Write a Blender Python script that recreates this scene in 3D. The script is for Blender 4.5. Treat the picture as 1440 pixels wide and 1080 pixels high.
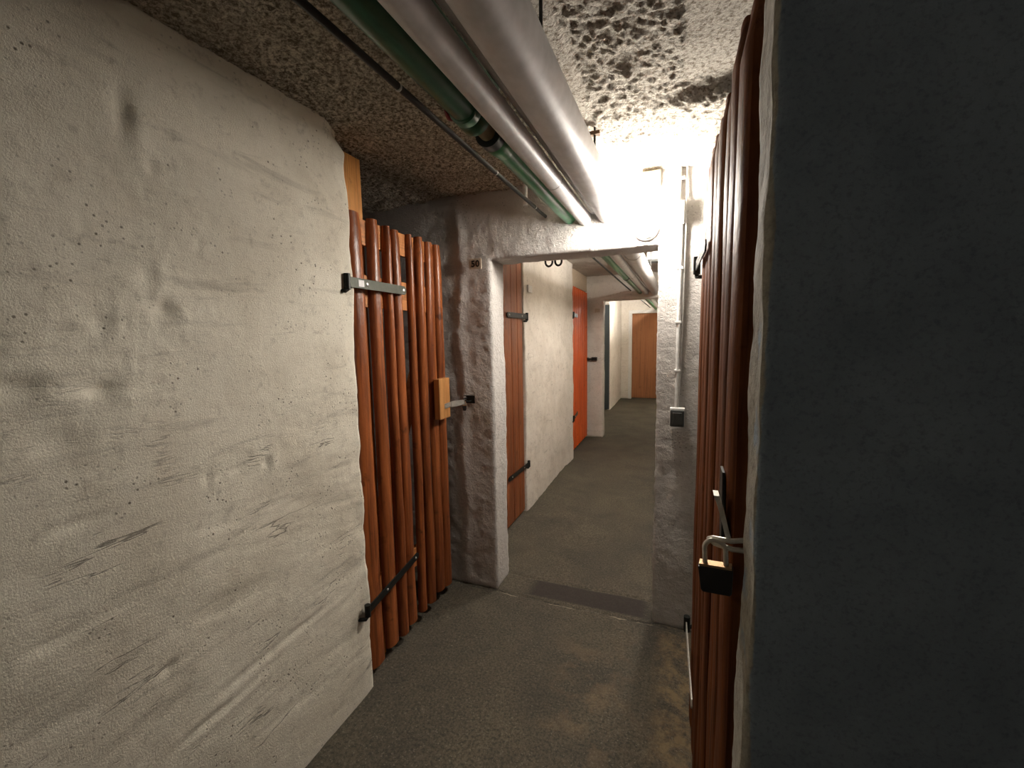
import bpy, bmesh, math, random
import numpy as np
from mathutils import Matrix, Vector
random.seed(7)
for o in list(bpy.data.objects): bpy.data.objects.remove(o)
S = bpy.context.scene
COL = S.collection

# ------------------------------------------------------------------ camera
cam_d = bpy.data.cameras.new('camera')
cam_d.sensor_width = 36.0
cam_d.lens = 15.0
cam_d.clip_start = 0.02
cam = bpy.data.objects.new('camera', cam_d)
COL.objects.link(cam)
R = [(0.93073901, 0.36523443, -0.01813352),
     (0.02297086, -0.10787515, -0.99389813),
     (-0.36496197, 0.92464413, -0.10880111)]
cam.matrix_world = Matrix(((R[0][0], -R[1][0], -R[2][0], 0.0),
                           (R[0][1], -R[1][1], -R[2][1], 0.0),
                           (R[0][2], -R[1][2], -R[2][2], 1.5),
                           (0, 0, 0, 1)))
S.camera = cam
# ------------------------------------------------------------------ world, exposure
w = bpy.data.worlds.new('world'); S.world = w
w.use_nodes = True
w.node_tree.nodes['Background'].inputs[0].default_value = (0.5, 0.6, 0.8, 1)
w.node_tree.nodes['Background'].inputs[1].default_value = 0.02
S.view_settings.view_transform = 'Standard'
S.view_settings.look = 'None'
S.view_settings.exposure = 0.6
S.view_settings.gamma = 1.0
S.view_settings.use_curve_mapping = False
LAMP1 = 35.0      # watts of the passage lamp
LAMP2 = 42.0      # second corridor
LAMP3 = 85.0      # third corridor
FILL0 = 1.3       # dim unseen lamp added behind the viewpoint to lift the dark right wall
WARM = (1.0, 0.925, 0.83)

# ------------------------------------------------------------------ noise
def vnoise(P, seed=0):
    P = np.asarray(P, float)
    I = np.floor(P).astype(np.int64); F = P - I
    F = F * F * (3 - 2 * F)
    out = 0
    for dx in (0, 1):
        for dy in (0, 1):
            for dz in (0, 1):
                h = (I[:, 0] + dx) * 73856093 ^ (I[:, 1] + dy) * 19349663 ^ (I[:, 2] + dz) * 83492791 ^ (seed * 2654435 + 977)
                h = (h ^ (h >> 13)) * 1274126177 & 0xffffffff
                h = (h ^ (h >> 16)) * 668265263 & 0xffffffff
                h = h ^ (h >> 15)
                v = (h & 0xffff) / 32767.5 - 1
                wt = (F[:, 0] if dx else 1 - F[:, 0]) * (F[:, 1] if dy else 1 - F[:, 1]) * (F[:, 2] if dz else 1 - F[:, 2])
                out = out + v * wt
    return out
def fbm(P, freq, octv=3, seed=0, gain=.5):
    P = np.asarray(P, float) * freq
    o = 0; a = 1
    for k in range(octv):
        o = o + a * vnoise(P + k * 17.3, seed + k); a *= gain; P = P * 2.03
    return o
def n1(x, seed=0):
    return float(vnoise(np.array([[x, 0.37, 0.71]]), seed)[0])

# ------------------------------------------------------------------ materials
def newmat(name):
    m = bpy.data.materials.new(name); m.use_nodes = True
    nt = m.node_tree; b = nt.nodes['Principled BSDF']
    return m, nt, b
def N(nt, t, **kw):
    n = nt.nodes.new(t)
    for k, v in kw.items(): setattr(n, k, v)
    return n
def coord(nt, scale=(1, 1, 1), obj=False):
    tc = N(nt, 'ShaderNodeNewGeometry') if not obj else N(nt, 'ShaderNodeTexCoord')
    mp = N(nt, 'ShaderNodeMapping'); mp.inputs['Scale'].default_value = scale
    nt.links.new(tc.outputs['Position' if not obj else 'Object'], mp.inputs[0])
    return mp.outputs[0]
def noise(nt, vec, scale, detail=4, rough=.6, dist=0):
    n = N(nt, 'ShaderNodeTexNoise'); n.inputs['Scale'].default_value = scale
    n.inputs['Detail'].default_value = detail; n.inputs['Roughness'].default_value = rough
    n.inputs['Distortion'].default_value = dist
    nt.links.new(vec, n.inputs['Vector']); return n.outputs['Fac']
def ramp(nt, fac, stops):
    r = N(nt, 'ShaderNodeValToRGB')
    e = r.color_ramp.elements
    while len(e) < len(stops): e.new(.5)
    for i, (p, c) in enumerate(stops):
        e[i].position = p; e[i].color = (c, c, c, 1) if not isinstance(c, tuple) else (*c, 1)
    nt.links.new(fac, r.inputs[0]); return r.outputs[0]
def mix(nt, fac, a, b, mode='MIX'):
    m = N(nt, 'ShaderNodeMix', data_type='RGBA', blend_type=mode)
    for s, v in ((m.inputs[0], fac), (m.inputs[6], a), (m.inputs[7], b)):
        if hasattr(v, 'links') or hasattr(v, 'is_linked'): nt.links.new(v, s)
        elif isinstance(v, tuple): s.default_value = (*v, 1)
        else: s.default_value = v
    return m.outputs[2]
def bump(nt, b, h, strength, dist):
    n = N(nt, 'ShaderNodeBump'); n.inputs['Strength'].default_value = strength
    n.inputs['Distance'].default_value = dist
    nt.links.new(h, n.inputs['Height'])
    if b.inputs['Normal'].is_linked:
        nt.links.new(b.inputs['Normal'].links[0].from_socket, n.inputs['Normal'])
    nt.links.new(n.outputs[0], b.inputs['Normal'])

def plaster(name, base, dirt, dirt_amt=.55, b1=.5, b2=.4, fine=150, streak=0, cracks=0):
    m, nt, b = newmat(name)
    v = coord(nt)
    d = ramp(nt, noise(nt, v, 3.0, 6, .65, .6), [(.42, 0.0), (.72, dirt_amt)])
    c = mix(nt, d, base, dirt)
    d2 = ramp(nt, noise(nt, v, 28, 5, .7), [(.56, 0.0), (.72, dirt_amt)])
    c = mix(nt, d2, c, tuple(x * .62 for x in dirt))
    if streak:
        vs = coord(nt, (1, 1.2, 9))
        d3 = ramp(nt, noise(nt, vs, 2.2, 6, .7, .5), [(.55, 0.0), (.75, streak)])
        c = mix(nt, d3, c, tuple(x * .5 for x in dirt))
    # small pits
    vo = N(nt, 'ShaderNodeTexVoronoi'); vo.inputs['Scale'].default_value = 62; nt.links.new(v, vo.inputs['Vector'])
    pm = N(nt, 'ShaderNodeMath', operation='MULTIPLY')
    nt.links.new(ramp(nt, vo.outputs['Distance'], [(.10, 1.0), (.24, 0.0)]), pm.inputs[0])
    nt.links.new(ramp(nt, noise(nt, v, 6.5, 3, .7), [(.50, 0.0), (.62, 1.0)]), pm.inputs[1])
    c = mix(nt, pm.outputs[0], c, tuple(x * .45 for x in dirt))
    if cracks:
        # thin wandering cracks, nearly level, appearing in patches
        vc = coord(nt, (1, .9, 5.5))
        nz = noise(nt, vc, 1.7, 5, .62, .35)
        line = ramp(nt, nz, [(.488, 0.0), (.4985, 1.0), (.5015, 1.0), (.512, 0.0)])
        gate = ramp(nt, noise(nt, v, 5, 3, .6), [(.52, 0.0), (.62, 1.0)])
        sz = N(nt, 'ShaderNodeSeparateXYZ'); nt.links.new(v, sz.inputs[0])
        kz = N(nt, 'ShaderNodeMapRange'); kz.inputs[1].default_value = 1.55; kz.inputs[2].default_value = 1.15; nt.links.new(sz.outputs[2], kz.inputs[0])
        gz_ = N(nt, 'ShaderNodeMath', operation='MULTIPLY'); nt.links.new(gate, gz_.inputs[0]); nt.links.new(kz.outputs[0], gz_.inputs[1]); gate = gz_.outputs[0]
        lm = N(nt, 'ShaderNodeMath', operation='MULTIPLY'); nt.links.new(line, lm.inputs[0]); nt.links.new(gate, lm.inputs[1])
        lk = N(nt, 'ShaderNodeMath', operation='MULTIPLY'); nt.links.new(lm.outputs[0], lk.inputs[0]); lk.inputs[1].default_value = cracks
        c = mix(nt, lk.outputs[0], c, tuple(x * .32 for x in dirt))
        inv = N(nt, 'ShaderNodeMath', operation='SUBTRACT'); inv.inputs[0].default_value = 1.0; nt.links.new(lm.outputs[0], inv.inputs[1])
        bump(nt, b, inv.outputs[0], .5, .004)
    nt.links.new(c, b.inputs['Base Color'])
    b.inputs['Roughness'].default_value = .9
    b.inputs['Specular IOR Level'].default_value = .15
    bump(nt, b, noise(nt, v, 36, 4, .6), b2, .006)
    bump(nt, b, noise(nt, v, fine, 5, .75), b1, .004)
    pv = N(nt, 'ShaderNodeMath', operation='SUBTRACT'); pv.inputs[0].default_value = 1.0; nt.links.new(pm.outputs[0], pv.inputs[1])
    bump(nt, b, pv.outputs[0], .4, .004)
    return m
M_wall = plaster('wall_plaster', (.83, .785, .67), (.47, .41, .31), .42, .8, .35, 230, .5, .75)
M_wall2 = plaster('passage_plaster', (.76, .71, .64), (.48, .42, .34), .45, 1.0, .7, 110, .2, .5)
M_cross = plaster('cross_wall_plaster', (.62, .59, .56), (.52, .49, .46), .3, 1.8, 1.3, 80)
M_dark = plaster('grey_painted_plaster', (.24, .275, .30), (.17, .20, .23), .5, .35, .25, 120)
def corner_mat():
    m, nt, b = newmat('painted_corner_plaster'); v = coord(nt)
    paint = mix(nt, ramp(nt, noise(nt, v, 5, 6, .65, .4), [(.35, 0.0), (.7, 1.0)]), (.35, .425, .50), (.235, .29, .35))
    paint = mix(nt, ramp(nt, noise(nt, v, 180, 3, .7), [(.5, 0.0), (.7, .5)]), paint, (.13, .16, .20))
    bare = mix(nt, ramp(nt, noise(nt, v, 60, 5, .7), [(.4, 0.0), (.7, 1.0)]), (.44, .42, .36), (.26, .245, .21))
    sep = N(nt, 'ShaderNodeSeparateXYZ'); nt.links.new(v, sep.inputs[0])
    a = N(nt, 'ShaderNodeMath', operation='MULTIPLY_ADD')   # the paint stops just short of the corner, along a ragged line
    nt.links.new(noise(nt, v, 9, 4, .6), a.inputs[0]); a.inputs[1].default_value = .022; nt.links.new(sep.outputs[0], a.inputs[2])
    k = N(nt, 'ShaderNodeMapRange'); k.inputs[1].default_value = .1085; k.inputs[2].default_value = .1105; nt.links.new(a.outputs[0], k.inputs[0])
    nt.links.new(mix(nt, k.outputs[0], bare, paint), b.inputs['Base Color'])
    b.inputs['Roughness'].default_value = .85; b.inputs['Specular IOR Level'].default_value = .15
    bump(nt, b, noise(nt, v, 130, 4, .65), .7, .003); bump(nt, b, noise(nt, v, 30, 4, .6), .4, .006)
    return m
M_corner = corner_mat()
M_ceil = plaster('rough_ceiling', (.56, .51, .44), (.30, .25, .19), .8, .9, .8, 110)
def ceil_mat():
    m, nt, b = newmat('rough_ceiling'); v = coord(nt)
    c = mix(nt, ramp(nt, noise(nt, v, 75, 5, .8), [(.42, 0.0), (.60, 1.0)]), (.15, .12, .085), (.78, .72, .60))
    c = mix(nt, ramp(nt, noise(nt, v, 45, 4, .7), [(.56, 0.0), (.70, .8)]), c, (.15, .12, .085))
    c = mix(nt, ramp(nt, noise(nt, v, 4, 4, .6), [(.45, 0.0), (.75, .5)]), c, (.30, .25, .19))
    # paler colour mix on the part right of the pipes
    sep = N(nt, 'ShaderNodeSeparateXYZ'); nt.links.new(v, sep.inputs[0])
    k = N(nt, 'ShaderNodeMapRange'); k.inputs[1].default_value = -.55; k.inputs[2].default_value = -.40; nt.links.new(sep.outputs[0], k.inputs[0])
    right_c = mix(nt, ramp(nt, noise(nt, v, 80, 4, .75), [(.47, 0.0), (.62, .85)]), (.62, .58, .51), (.20, .155, .105))
    c = mix(nt, k.outputs[0], c, right_c)
    nt.links.new(c, b.inputs['Base Color']); b.inputs['Roughness'].default_value = .95; b.inputs['Specular IOR Level'].default_value = .1
    bump(nt, b, noise(nt, v, 100, 5, .7), 1.0, .010)
    return m
M_ceil = ceil_mat()
M_ceil2 = plaster('far_ceiling', (.60, .56, .50), (.35, .30, .24), .6, .9, .8, 90)
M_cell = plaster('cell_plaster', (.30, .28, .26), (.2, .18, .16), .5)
M_smooth = plaster('white_smooth_plaster', (.8, .77, .72), (.6, .54, .45), .3, .2, .15, 150)

def floor_mat():
    m, nt, b = newmat('concrete_floor')
    v = coord(nt)
    c = mix(nt, ramp(nt, noise(nt, v, 2.6, 6, .62, .4), [(.3, 0.0), (.72, 1.0)]), (.074, .067, .054), (.155, .133, .092))
    c = mix(nt, ramp(nt, noise(nt, v, 90, 4, .75), [(.40, 0.0), (.62, .85)]), c, (.042, .038, .032))
    c = mix(nt, ramp(nt, noise(nt, v, 120, 3, .75), [(.58, 0.0), (.70, .6)]), c, (.30, .27, .21))
    sep = N(nt, 'ShaderNodeSeparateXYZ'); nt.links.new(v, sep.inputs[0])
    def rng(out, a, bb, soft):
        def mr(f0, f1):
            k = N(nt, 'ShaderNodeMapRange', interpolation_type='SMOOTHSTEP')
            k.inputs[1].default_value = f0; k.inputs[2].default_value = f1
            nt.links.new(out, k.inputs[0]); return k.outputs[0]
        u = N(nt, 'ShaderNodeMath', operation='MULTIPLY')
        nt.links.new(mr(a - soft, a + soft), u.inputs[0]); nt.links.new(mr(bb + soft, bb - soft), u.inputs[1])
        return u.outputs[0]
    def mul(p, q):
        u = N(nt, 'ShaderNodeMath', operation='MULTIPLY'); nt.links.new(p, u.inputs[0])
        if isinstance(q, float): u.inputs[1].default_value = q
        else: nt.links.new(q, u.inputs[1])
        return u.outputs[0]
    # dark repaired strip across the threshold, tan stain by the right door
    strip = mul(rng(sep.outputs[0], -.80, -.14, .035), rng(sep.outputs[1], 2.215, 2.375, .01))
    c = mix(nt, mul(strip, .85), c, (.036, .029, .027))
    st = mul(rng(sep.outputs[0], -.06, .2, .05), rng(sep.outputs[1], 1.35, 2.16, .12))
    st = mul(st, ramp(nt, noise(nt, v, 14, 4, .7), [(.42, 0.0), (.6, 1.0)]))
    c = mix(nt, mul(st, .5), c, (.32, .22, .11))
    st = mul(rng(sep.outputs[0], -.5, -.15, .12), rng(sep.outputs[1], 1.3, 1.95, .2))
    st = mul(st, ramp(nt, noise(nt, v, 6, 4, .7), [(.5, 0.0), (.7, 1.0)]))
    c = mix(nt, mul(st, .55), c, (.24, .17, .10))
    wob = N(nt, 'ShaderNodeMath', operation='MULTIPLY_ADD'); nt.links.new(noise(nt, v, 8, 4, .7), wob.inputs[0]); wob.inputs[1].default_value = .05; nt.links.new(sep.outputs[1], wob.inputs[2])
    seam = mul(rng(wob.outputs[0], 2.207, 2.211, .004), rng(sep.outputs[0], -1.3, .1, .01))
    c = mix(nt, mul(seam, .8), c, (.02, .018, .016))
    chip = mul(mul(rng(wob.outputs[0], 2.196, 2.203, .003), rng(sep.outputs[0], -.98, -.1, .01)), ramp(nt, noise(nt, v, 6, 2, .6), [(.52, 0.0), (.58, 1.0)]))
    c = mix(nt, mul(chip, .8), c, (.34, .30, .22))
    nt.links.new(c, b.inputs['Base Color'])
    b.inputs['Roughness'].default_value = .82
    b.inputs['Specular IOR Level'].default_value = .25
    bump(nt, b, noise(nt, v, 130, 4, .7), .8, .003)
    bump(nt, b, noise(nt, v, 12, 4, .6), .3, .006)
    return m
M_floor = floor_mat()

def wood(name, light, dark, rough=.38, scale=1.0, axis='z', spec=.35):
    m, nt, b = newmat(name)
    s = {'z': (1, 1, .07), 'y': (1, .07, 1)}[axis]
    v = coord(nt, s)
    c = mix(nt, ramp(nt, noise(nt, v, 22 * scale, 5, .65, .8), [(.3, 0.0), (.7, 1.0)]), light, dark)
    v3 = coord(nt)
    k = ramp(nt, noise(nt, v3, 11, 3, .6, .3), [(.62, 0.0), (.74, .75)])
    c = mix(nt, k, c, tuple(x * .35 for x in dark))
    nt.links.new(c, b.inputs['Base Color'])
    b.inputs['Roughness'].default_value = rough
    b.inputs['Specular IOR Level'].default_value = spec
    f = noise(nt, coord(nt, {'z': (1, 1, .03), 'y': (1, .03, 1)}[axis]), 85 * scale, 4, .6)
    c = mix(nt, ramp(nt, f, [(.5, 0.0), (.66, .6)]), c, tuple(x * .5 for x in dark))
    nt.links.new(c, b.inputs['Base Color'])
    bump(nt, b, f, .4, .002)
    bump(nt, b, noise(nt, v3, 16, 3, .6), .5, .006)
    return m
M_slat = wood('varnished_half_log', (.40, .120, .034), (.11, .027, .009), .33)
M_rail = wood('pale_orange_rail', (.62, .26, .09), (.45, .17, .05), .5, 1, 'y')
M_post = wood('orange_board', (.62, .28, .07), (.52, .22, .05), .55)
M_block = wood('pine_block', (.58, .29, .10), (.42, .18, .055), .5)
M_dslat = wood('dark_varnished_half_log', (.23, .075, .022), (.09, .027, .010), .6, spec=.08)
M_plank = wood('brown_plank', (.30, .095, .032), (.16, .045, .014), .4, .6)
M_red = wood('orange_red_plank', (.75, .13, .016), (.58, .08, .010), .5, .8)
M_far = wood('brown_board_door', (.36, .15, .06), (.30, .115, .042), .6, .4)

def simple(name, col, rough=.5, metal=0, spec=.5, bs=0, scale=60, col2=None):
    m, nt, b = newmat(name)
    v = coord(nt)
    f = noise(nt, v, scale, 3, .6)
    c = mix(nt, ramp(nt, f, [(.35, 0.0), (.7, 1.0)]), col, col2 or tuple(x * .78 for x in col))
    nt.links.new(c, b.inputs['Base Color'])
    b.inputs['Roughness'].default_value = rough; b.inputs['Metallic'].default_value = metal
    b.inputs['Specular IOR Level'].default_value = spec
    if bs: bump(nt, b, f, bs, .002)
    return m
M_black = simple('black_iron', (.022, .024, .022), .45, .6, .5, .2)
M_olive = simple('olive_iron', (.055, .06, .045), .5, .5, .5, .3)
M_bolt = simple('zinc_bolt', (.75, .75, .72), .3, .8)
M_steel = simple('bright_steel', (.75, .73, .66), .38, .75)
M_brass = simple('brass', (.55, .36, .20), .55, .8)
M_sticker = simple('white_sticker', (.8, .8, .8), .6)
M_green_shade = simple('green_pipe_paint_shade', (.028, .12, .06), .3, 0, .5, .1, 25)  # darker copy of the green: shade on the near run put into the colour
M_green_lit = simple('green_pipe_paint_lit', (.06, .26, .12), .3, 0, .5, .1, 25)  # lighter copy of the same green: lamplight on the far run put into the colour
M_green2 = simple('worn_joint', (.22, .18, .11), .8, 0, .3, .4, 40)
M_clamp = simple('black_clamp', (.015, .02, .018), .35)
M_foil = simple('pipe_jacket', (.66, .65, .65), .45, .1, .4, .12, 20, (.54, .53, .52))
M_rod = simple('dark_rod', (.03, .028, .026), .5, .4)
M_tape = simple('joint_tape', (.33, .31, .28), .5)
M_white = simple('white_plastic', (.8, .79, .76), .45)
M_yell = simple('yellowed_plastic', (.72, .62, .44), .5)
M_grey = simple('grey_plastic', (.06, .063, .06), .4)
M_pad = simple('black_lock_jacket', (.012, .012, .014), .45)
M_redp = simple('red_handwheel', (.28, .012, .02), .45)
M_steeld = simple('grey_steel_door', (.07, .085, .09), .5)
M_plate = simple('pale_number_plate', (.62, .52, .40), .5)
M_ink = simple('black_numeral', (.015, .012, .01), .6)

def glow(name, strength, col=WARM):
    m = bpy.data.materials.new(name); m.use_nodes = True
    nt = m.node_tree; b = nt.nodes['Principled BSDF']
    b.inputs['Base Color'].default_value = (.9, .9, .9, 1)
    b.inputs['Emission Color'].default_value = (*col, 1)
    b.inputs['Emission Strength'].default_value = strength
    return m

# ------------------------------------------------------------------ object helpers
def tag(o, label=None, cat=None, group=None, kind=None):
    if label: o['label'] = label
    if cat: o['category'] = cat
    if group: o['group'] = group
    if kind: o['kind'] = kind
    return o
def empty(name, loc):
    o = bpy.data.objects.new(name, None); COL.objects.link(o); o.location = loc
    o.empty_display_size = .05
    return o
class MB:
    def __init__(s): s.v = []; s.f = []
    def add(s, vs, fs):
        b = len(s.v); s.v += [tuple(map(float, p)) for p in vs]; s.f += [tuple(i + b for i in q) for q in fs]; return s
    def box(s, x0, x1, y0, y1, z0, z1):
        return s.add([(x0, y0, z0), (x1, y0, z0), (x1, y1, z0), (x0, y1, z0), (x0, y0, z1), (x1, y0, z1), (x1, y1, z1), (x0, y1, z1)],
                     [(0, 3, 2, 1), (4, 5, 6, 7), (0, 1, 5, 4), (1, 2, 6, 5), (2, 3, 7, 6), (3, 0, 4, 7)])
    def tube(s, pts, r, n=16, cap=True):
        pts = [Vector(p) for p in pts]; rr = r if isinstance(r, (list, tuple)) else [r] * len(pts)
        vs = []; up = None
        for i, p in enumerate(pts):
            t = (pts[min(i + 1, len(pts) - 1)] - pts[max(i - 1, 0)]).normalized()
            if up is None: up = t.orthogonal().normalized()
            up = (up - t * up.dot(t)).normalized(); w_ = t.cross(up)
            for k in range(n):
                a = 2 * math.pi * k / n
                vs.append(p + (up * math.cos(a) + w_ * math.sin(a)) * rr[i])
        fs = []
        for i in range(len(pts) - 1):
            for k in range(n):
                a = i * n + k; b = i * n + (k + 1) % n
                fs.append((a, b, b + n, a + n))
        if cap:
            fs.append(tuple(reversed(range(n)))); fs.append(tuple((len(pts) - 1) * n + k for k in range(n)))
        return s.add(vs, fs)
    def plate(s, origin, ux, uy, outline, th):
        """flat plate: outline points (a,b) in the ux/uy plane, thickness along ux x uy"""
        o = Vector(origin); ux = Vector(ux).normalized(); uy = Vector(uy).normalized(); nn = ux.cross(uy)
        n = len(outline)
        vs = [o + ux * a + uy * b for a, b in outline] + [o + ux * a + uy * b + nn * th for a, b in outline]
        fs = [tuple(reversed(range(n))), tuple(range(n, 2 * n))] + [(i, (i + 1) % n, (i + 1) % n + n, i + n) for i in range(n)]
        return s.add(vs, fs)
    def build(s, name, mat, parent=None, smooth=False, bevel=0):
        me = bpy.data.meshes.new(name); me.from_pydata(s.v, [], s.f)
        bm = bmesh.new(); bm.from_mesh(me); bmesh.ops.recalc_face_normals(bm, faces=bm.faces); bm.to_mesh(me); bm.free()
        me.materials.append(mat)
        o = bpy.data.objects.new(name, me); COL.objects.link(o)
        if parent is not None:
            o.parent = parent; o.matrix_parent_inverse = Matrix.Translation(-parent.location) if parent.parent is None else Matrix.Identity(4)
        if smooth:
            for p in me.polygons: p.use_smooth = True
            me.set_sharp_from_angle(angle=math.radians(40))
        if bevel:
            md = o.modifiers.new('bevel', 'BEVEL'); md.width = bevel; md.segments = 2; md.limit_method = 'ANGLE'
        return o
def sub(o):  # parent for a sub-part: coordinates stay world coordinates
    return o
def child(mb, name, mat, part, **k):
    """sub-part of a part; geometry is given in world coordinates"""
    c = mb.build(name, mat, None, **k)
    c.parent = part; c.matrix_parent_inverse = Matrix.Identity(4)
    bpy.context.view_layer.update()
    c.matrix_parent_inverse = part.matrix_world.inverted()
    return c

# ------------------------------------------------------------------ rough masonry
def lin(a, b, step):
    n = max(1, int(round((b - a) / step)))
    return [a + (b - a) * i / n for i in range(n)]
def axis(*segs):   # (start, end, step), contiguous
    out = []
    for a, b, st in segs: out += lin(a, b, st)
    return out + [segs[-1][1]]
def solid_mesh(name, X, Y, Z, solid, mat, disp, skip=(), soft=.004):
    """boundary surface of the solid cells of a rectilinear grid, displaced along its vertex normals"""
    X, Y, Z = map(np.array, (X, Y, Z))
    nx, ny, nz = len(X) - 1, len(Y) - 1, len(Z) - 1
    cx, cy, cz = (X[1:] + X[:-1]) / 2, (Y[1:] + Y[:-1]) / 2, (Z[1:] + Z[:-1]) / 2
    G = solid(cx[:, None, None], cy[None, :, None], cz[None, None, :]) & np.ones((nx, ny, nz), bool)
    P = np.pad(G, 1)
    faces = []
    base = np.array([(ny + 1) * (nz + 1), nz + 1, 1])
    offs = {0: [(0, 0, 0), (0, 1, 0), (0, 1, 1), (0, 0, 1)], 1: [(0, 0, 0), (0, 0, 1), (1, 0, 1), (1, 0, 0)], 2: [(0, 0, 0), (1, 0, 0), (1, 1, 0), (0, 1, 0)]}
    for ax in range(3):
        for sgn in (1, -1):
            if (ax, sgn) in skip: continue
            nb = np.roll(P, -sgn, axis=ax)[1:-1, 1:-1, 1:-1]
            idx = np.argwhere(G & ~nb)
            if not len(idx): continue
            o = np.array(offs[ax])
            if sgn == 1: o = o + np.eye(3, dtype=int)[ax]
            else: o = o[::-1]
            q = ((idx[:, None, :] + o[None]) * base).sum(-1)
            faces.append(q)
    F = np.concatenate(faces)
    used, inv = np.unique(F, return_inverse=True)
    F = inv.reshape(F.shape)
    i = used // base[0]; j = (used % base[0]) // base[1]; k = used % base[1]
    V = np.stack([X[i], Y[j], Z[k]], 1)
    # vertex normals
    fn = np.cross(V[F[:, 1]] - V[F[:, 0]], V[F[:, 3]] - V[F[:, 0]])
    fn /= np.linalg.norm(fn, axis=1)[:, None] + 1e-12
    nrm = np.zeros_like(V)
    for c in range(4): np.add.at(nrm, F[:, c], fn)
    ln = np.linalg.norm(nrm, axis=1)[:, None] + 1e-12
    nrm /= ln
    corner = 1 - np.abs(nrm).max(1)
    d = disp(V, nrm) - soft * 3.4 * corner
    V = V + nrm * d[:, None]
    me = bpy.data.meshes.new(name)
    me.from_pydata(V.tolist(), [], F.tolist())
    me.materials.append(mat)
    for p in me.polygons: p.use_smooth = True
    o = bpy.data.objects.new(name, me); COL.objects.link(o)
    o['kind'] = 'structure'
    return o
def plaster_disp(a=.008, f=2.2, b=.003, g=11, c=.0012, h=45, seed=1):
    def fn(V, n): return a * fbm(V, f, 2, seed) + b * fbm(V, g, 2, seed + 5) + c * fbm(V, h, 2, seed + 9)
    return fn

DENTS = [(.644, 2.032, .022, .05, .014), (.692, 1.921, .012, .014, .008), (.689, 1.585, .028, .022, .014), (.545, 1.40, .035, .018, .018),
         (.938, 1.122, .014, .016, .012), (.61, .674, .02, .012, .012), (.41, 1.42, .05, .022, .02), (.48, 1.118, .05, .012, .010),
         (.431, .888, .05, .012, .012), (.787, 1.759, .008, .014, .008), (.834, 1.13, .03, .008, .006), (.493, 1.836, .03, .02, .006),
         (1.028, .507, .09, .012, .008), (.814, .501, .08, .014, .008), (.702, .449, .10, .012, .010), (.983, .977, .05, .006, .005),
         (.56, 1.55, .02, .02, .008), (.66, 1.66, .02, .03, .006), (.75, 1.13, .012, .016, .008), (.46, 1.30, .05, .03, .010), (.66, 1.40, .02, .008, .006)]
def left_disp(V, n):
    y, z = V[:, 1], V[:, 2]
    d = .010 * fbm(V, 1.9, 2, 3) + .0030 * fbm(V, 7, 2, 4) + .0007 * fbm(V, 38, 2, 6)
    # pebbly dash in the upper left, horizontal trowel ridges lower down
    up = np.clip((z - 1.15) / .35, 0, 1) * np.clip((1.0 - y) / .3, 0, 1) * np.clip((2.05 - z) / .2, 0, 1)
    d += .0034 * up * np.abs(fbm(V, 55, 2, 8))
    low = np.clip((1.45 - z) / .4, 0, 1)
    Vs = V * np.array([1, 1.6, 13.0]); Vs[:, 2] += V[:, 1] * 2.0
    r = fbm(Vs, 1.5, 3, 12)
    d += low * .0022 * (r - np.clip(np.abs(r) - .05, 0, 1) * 1.0)
    Vt = V * np.array([1, 2.5, 11.0]); Vt[:, 2] -= V[:, 1] * 3.0
    g = np.clip(fbm(Vt, 2.0, 3, 15) - .55, 0, 1)
    d -= low * .005 * g
    for (dy, dz, ry, rz, a) in DENTS:
        e = ((y - dy) / ry) ** 2 + ((z - dz) / rz) ** 2
        d -= a * np.exp(-e * 1.1)
        e2 = ((y - dy - ry * .9) / ry) ** 2 + ((z - dz + rz * .9) / rz) ** 2
        d += a * .45 * np.exp(-e2)
    edge = np.clip((y - 1.30) / .06, 0, 1)
    d += edge * .010 * fbm(V * np.array([0, 0, 1.0]) + .3, 7, 3, 19)
    d -= .05 * np.clip((y - 1.26) / .1, 0, 1) * np.clip((z - 2.20) / .06, 0, 1)
    return d

def S_(name, *a, label, cat='wall', **k):
    o = solid_mesh(name, *a, **k); o['label'] = label; o['category'] = cat; return o
T = lambda x, y, z: True
# left wall of the first stretch
S_('wall_left', axis((-1.34, -1.2, .02)), axis((-1.5, .2, .15), (.2, 1.362, .0095)), axis((0, 2.29, .0095)), T, M_wall, left_disp,
   skip=((0, -1), (2, 1), (2, -1)), soft=.009, label='near left cellar wall, off-white lumpy plaster ending at the slatted door')
# wall across the corridor with the passage opening
def passage(x, y, z): return ~((x > -.98) & (x < -.106) & (z < 1.925))
def pass_disp(V, n):
    d = .005 * fbm(V, 2.6, 2, 21) + .0028 * fbm(V, 12, 2, 22) + .0030 * np.abs(fbm(V, 38, 2, 23))
    ridge = np.exp(-((V[:, 0] + 1.17 + .012 * np.sin(V[:, 2] * 9)) / .03) ** 2) * (V[:, 1] < 2.2)
    d += .006 * ridge
    d -= .010 * np.exp(-((V[:, 0] + .06) ** 2 / .0012 + (V[:, 2] - .75) ** 2 / .01))
    inner = (V[:, 2] < .02)
    return np.where(inner, -.002, d)
S_('wall_passage', axis((-2.6, -1.4, .06), (-1.4, -.98, .012), (-.98, -.106, .0155), (-.106, .13, .012), (.13, 1.6, .1)),
   axis((2.193, 2.375, .015)), axis((0, 1.925, .0125), (1.925, 2.36, .0125)), passage, M_cross, pass_disp,
   soft=.004, label='whitewashed cross wall pierced by the low passage under the lamp')
# near right corner, seen almost face on
S_('wall_right', axis((.093, .30, .006), (.30, 1.6, .03)), axis((.600, .70, .006)), axis((0, 2.32, .008)), T, M_corner,
   plaster_disp(.006, 4.5, .0022, 14, .0009, 50, 31), skip=((2, 1), (2, -1), (0, 1)), soft=.004,
   label='dark blue-grey painted wall filling the right side, very close')
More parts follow.
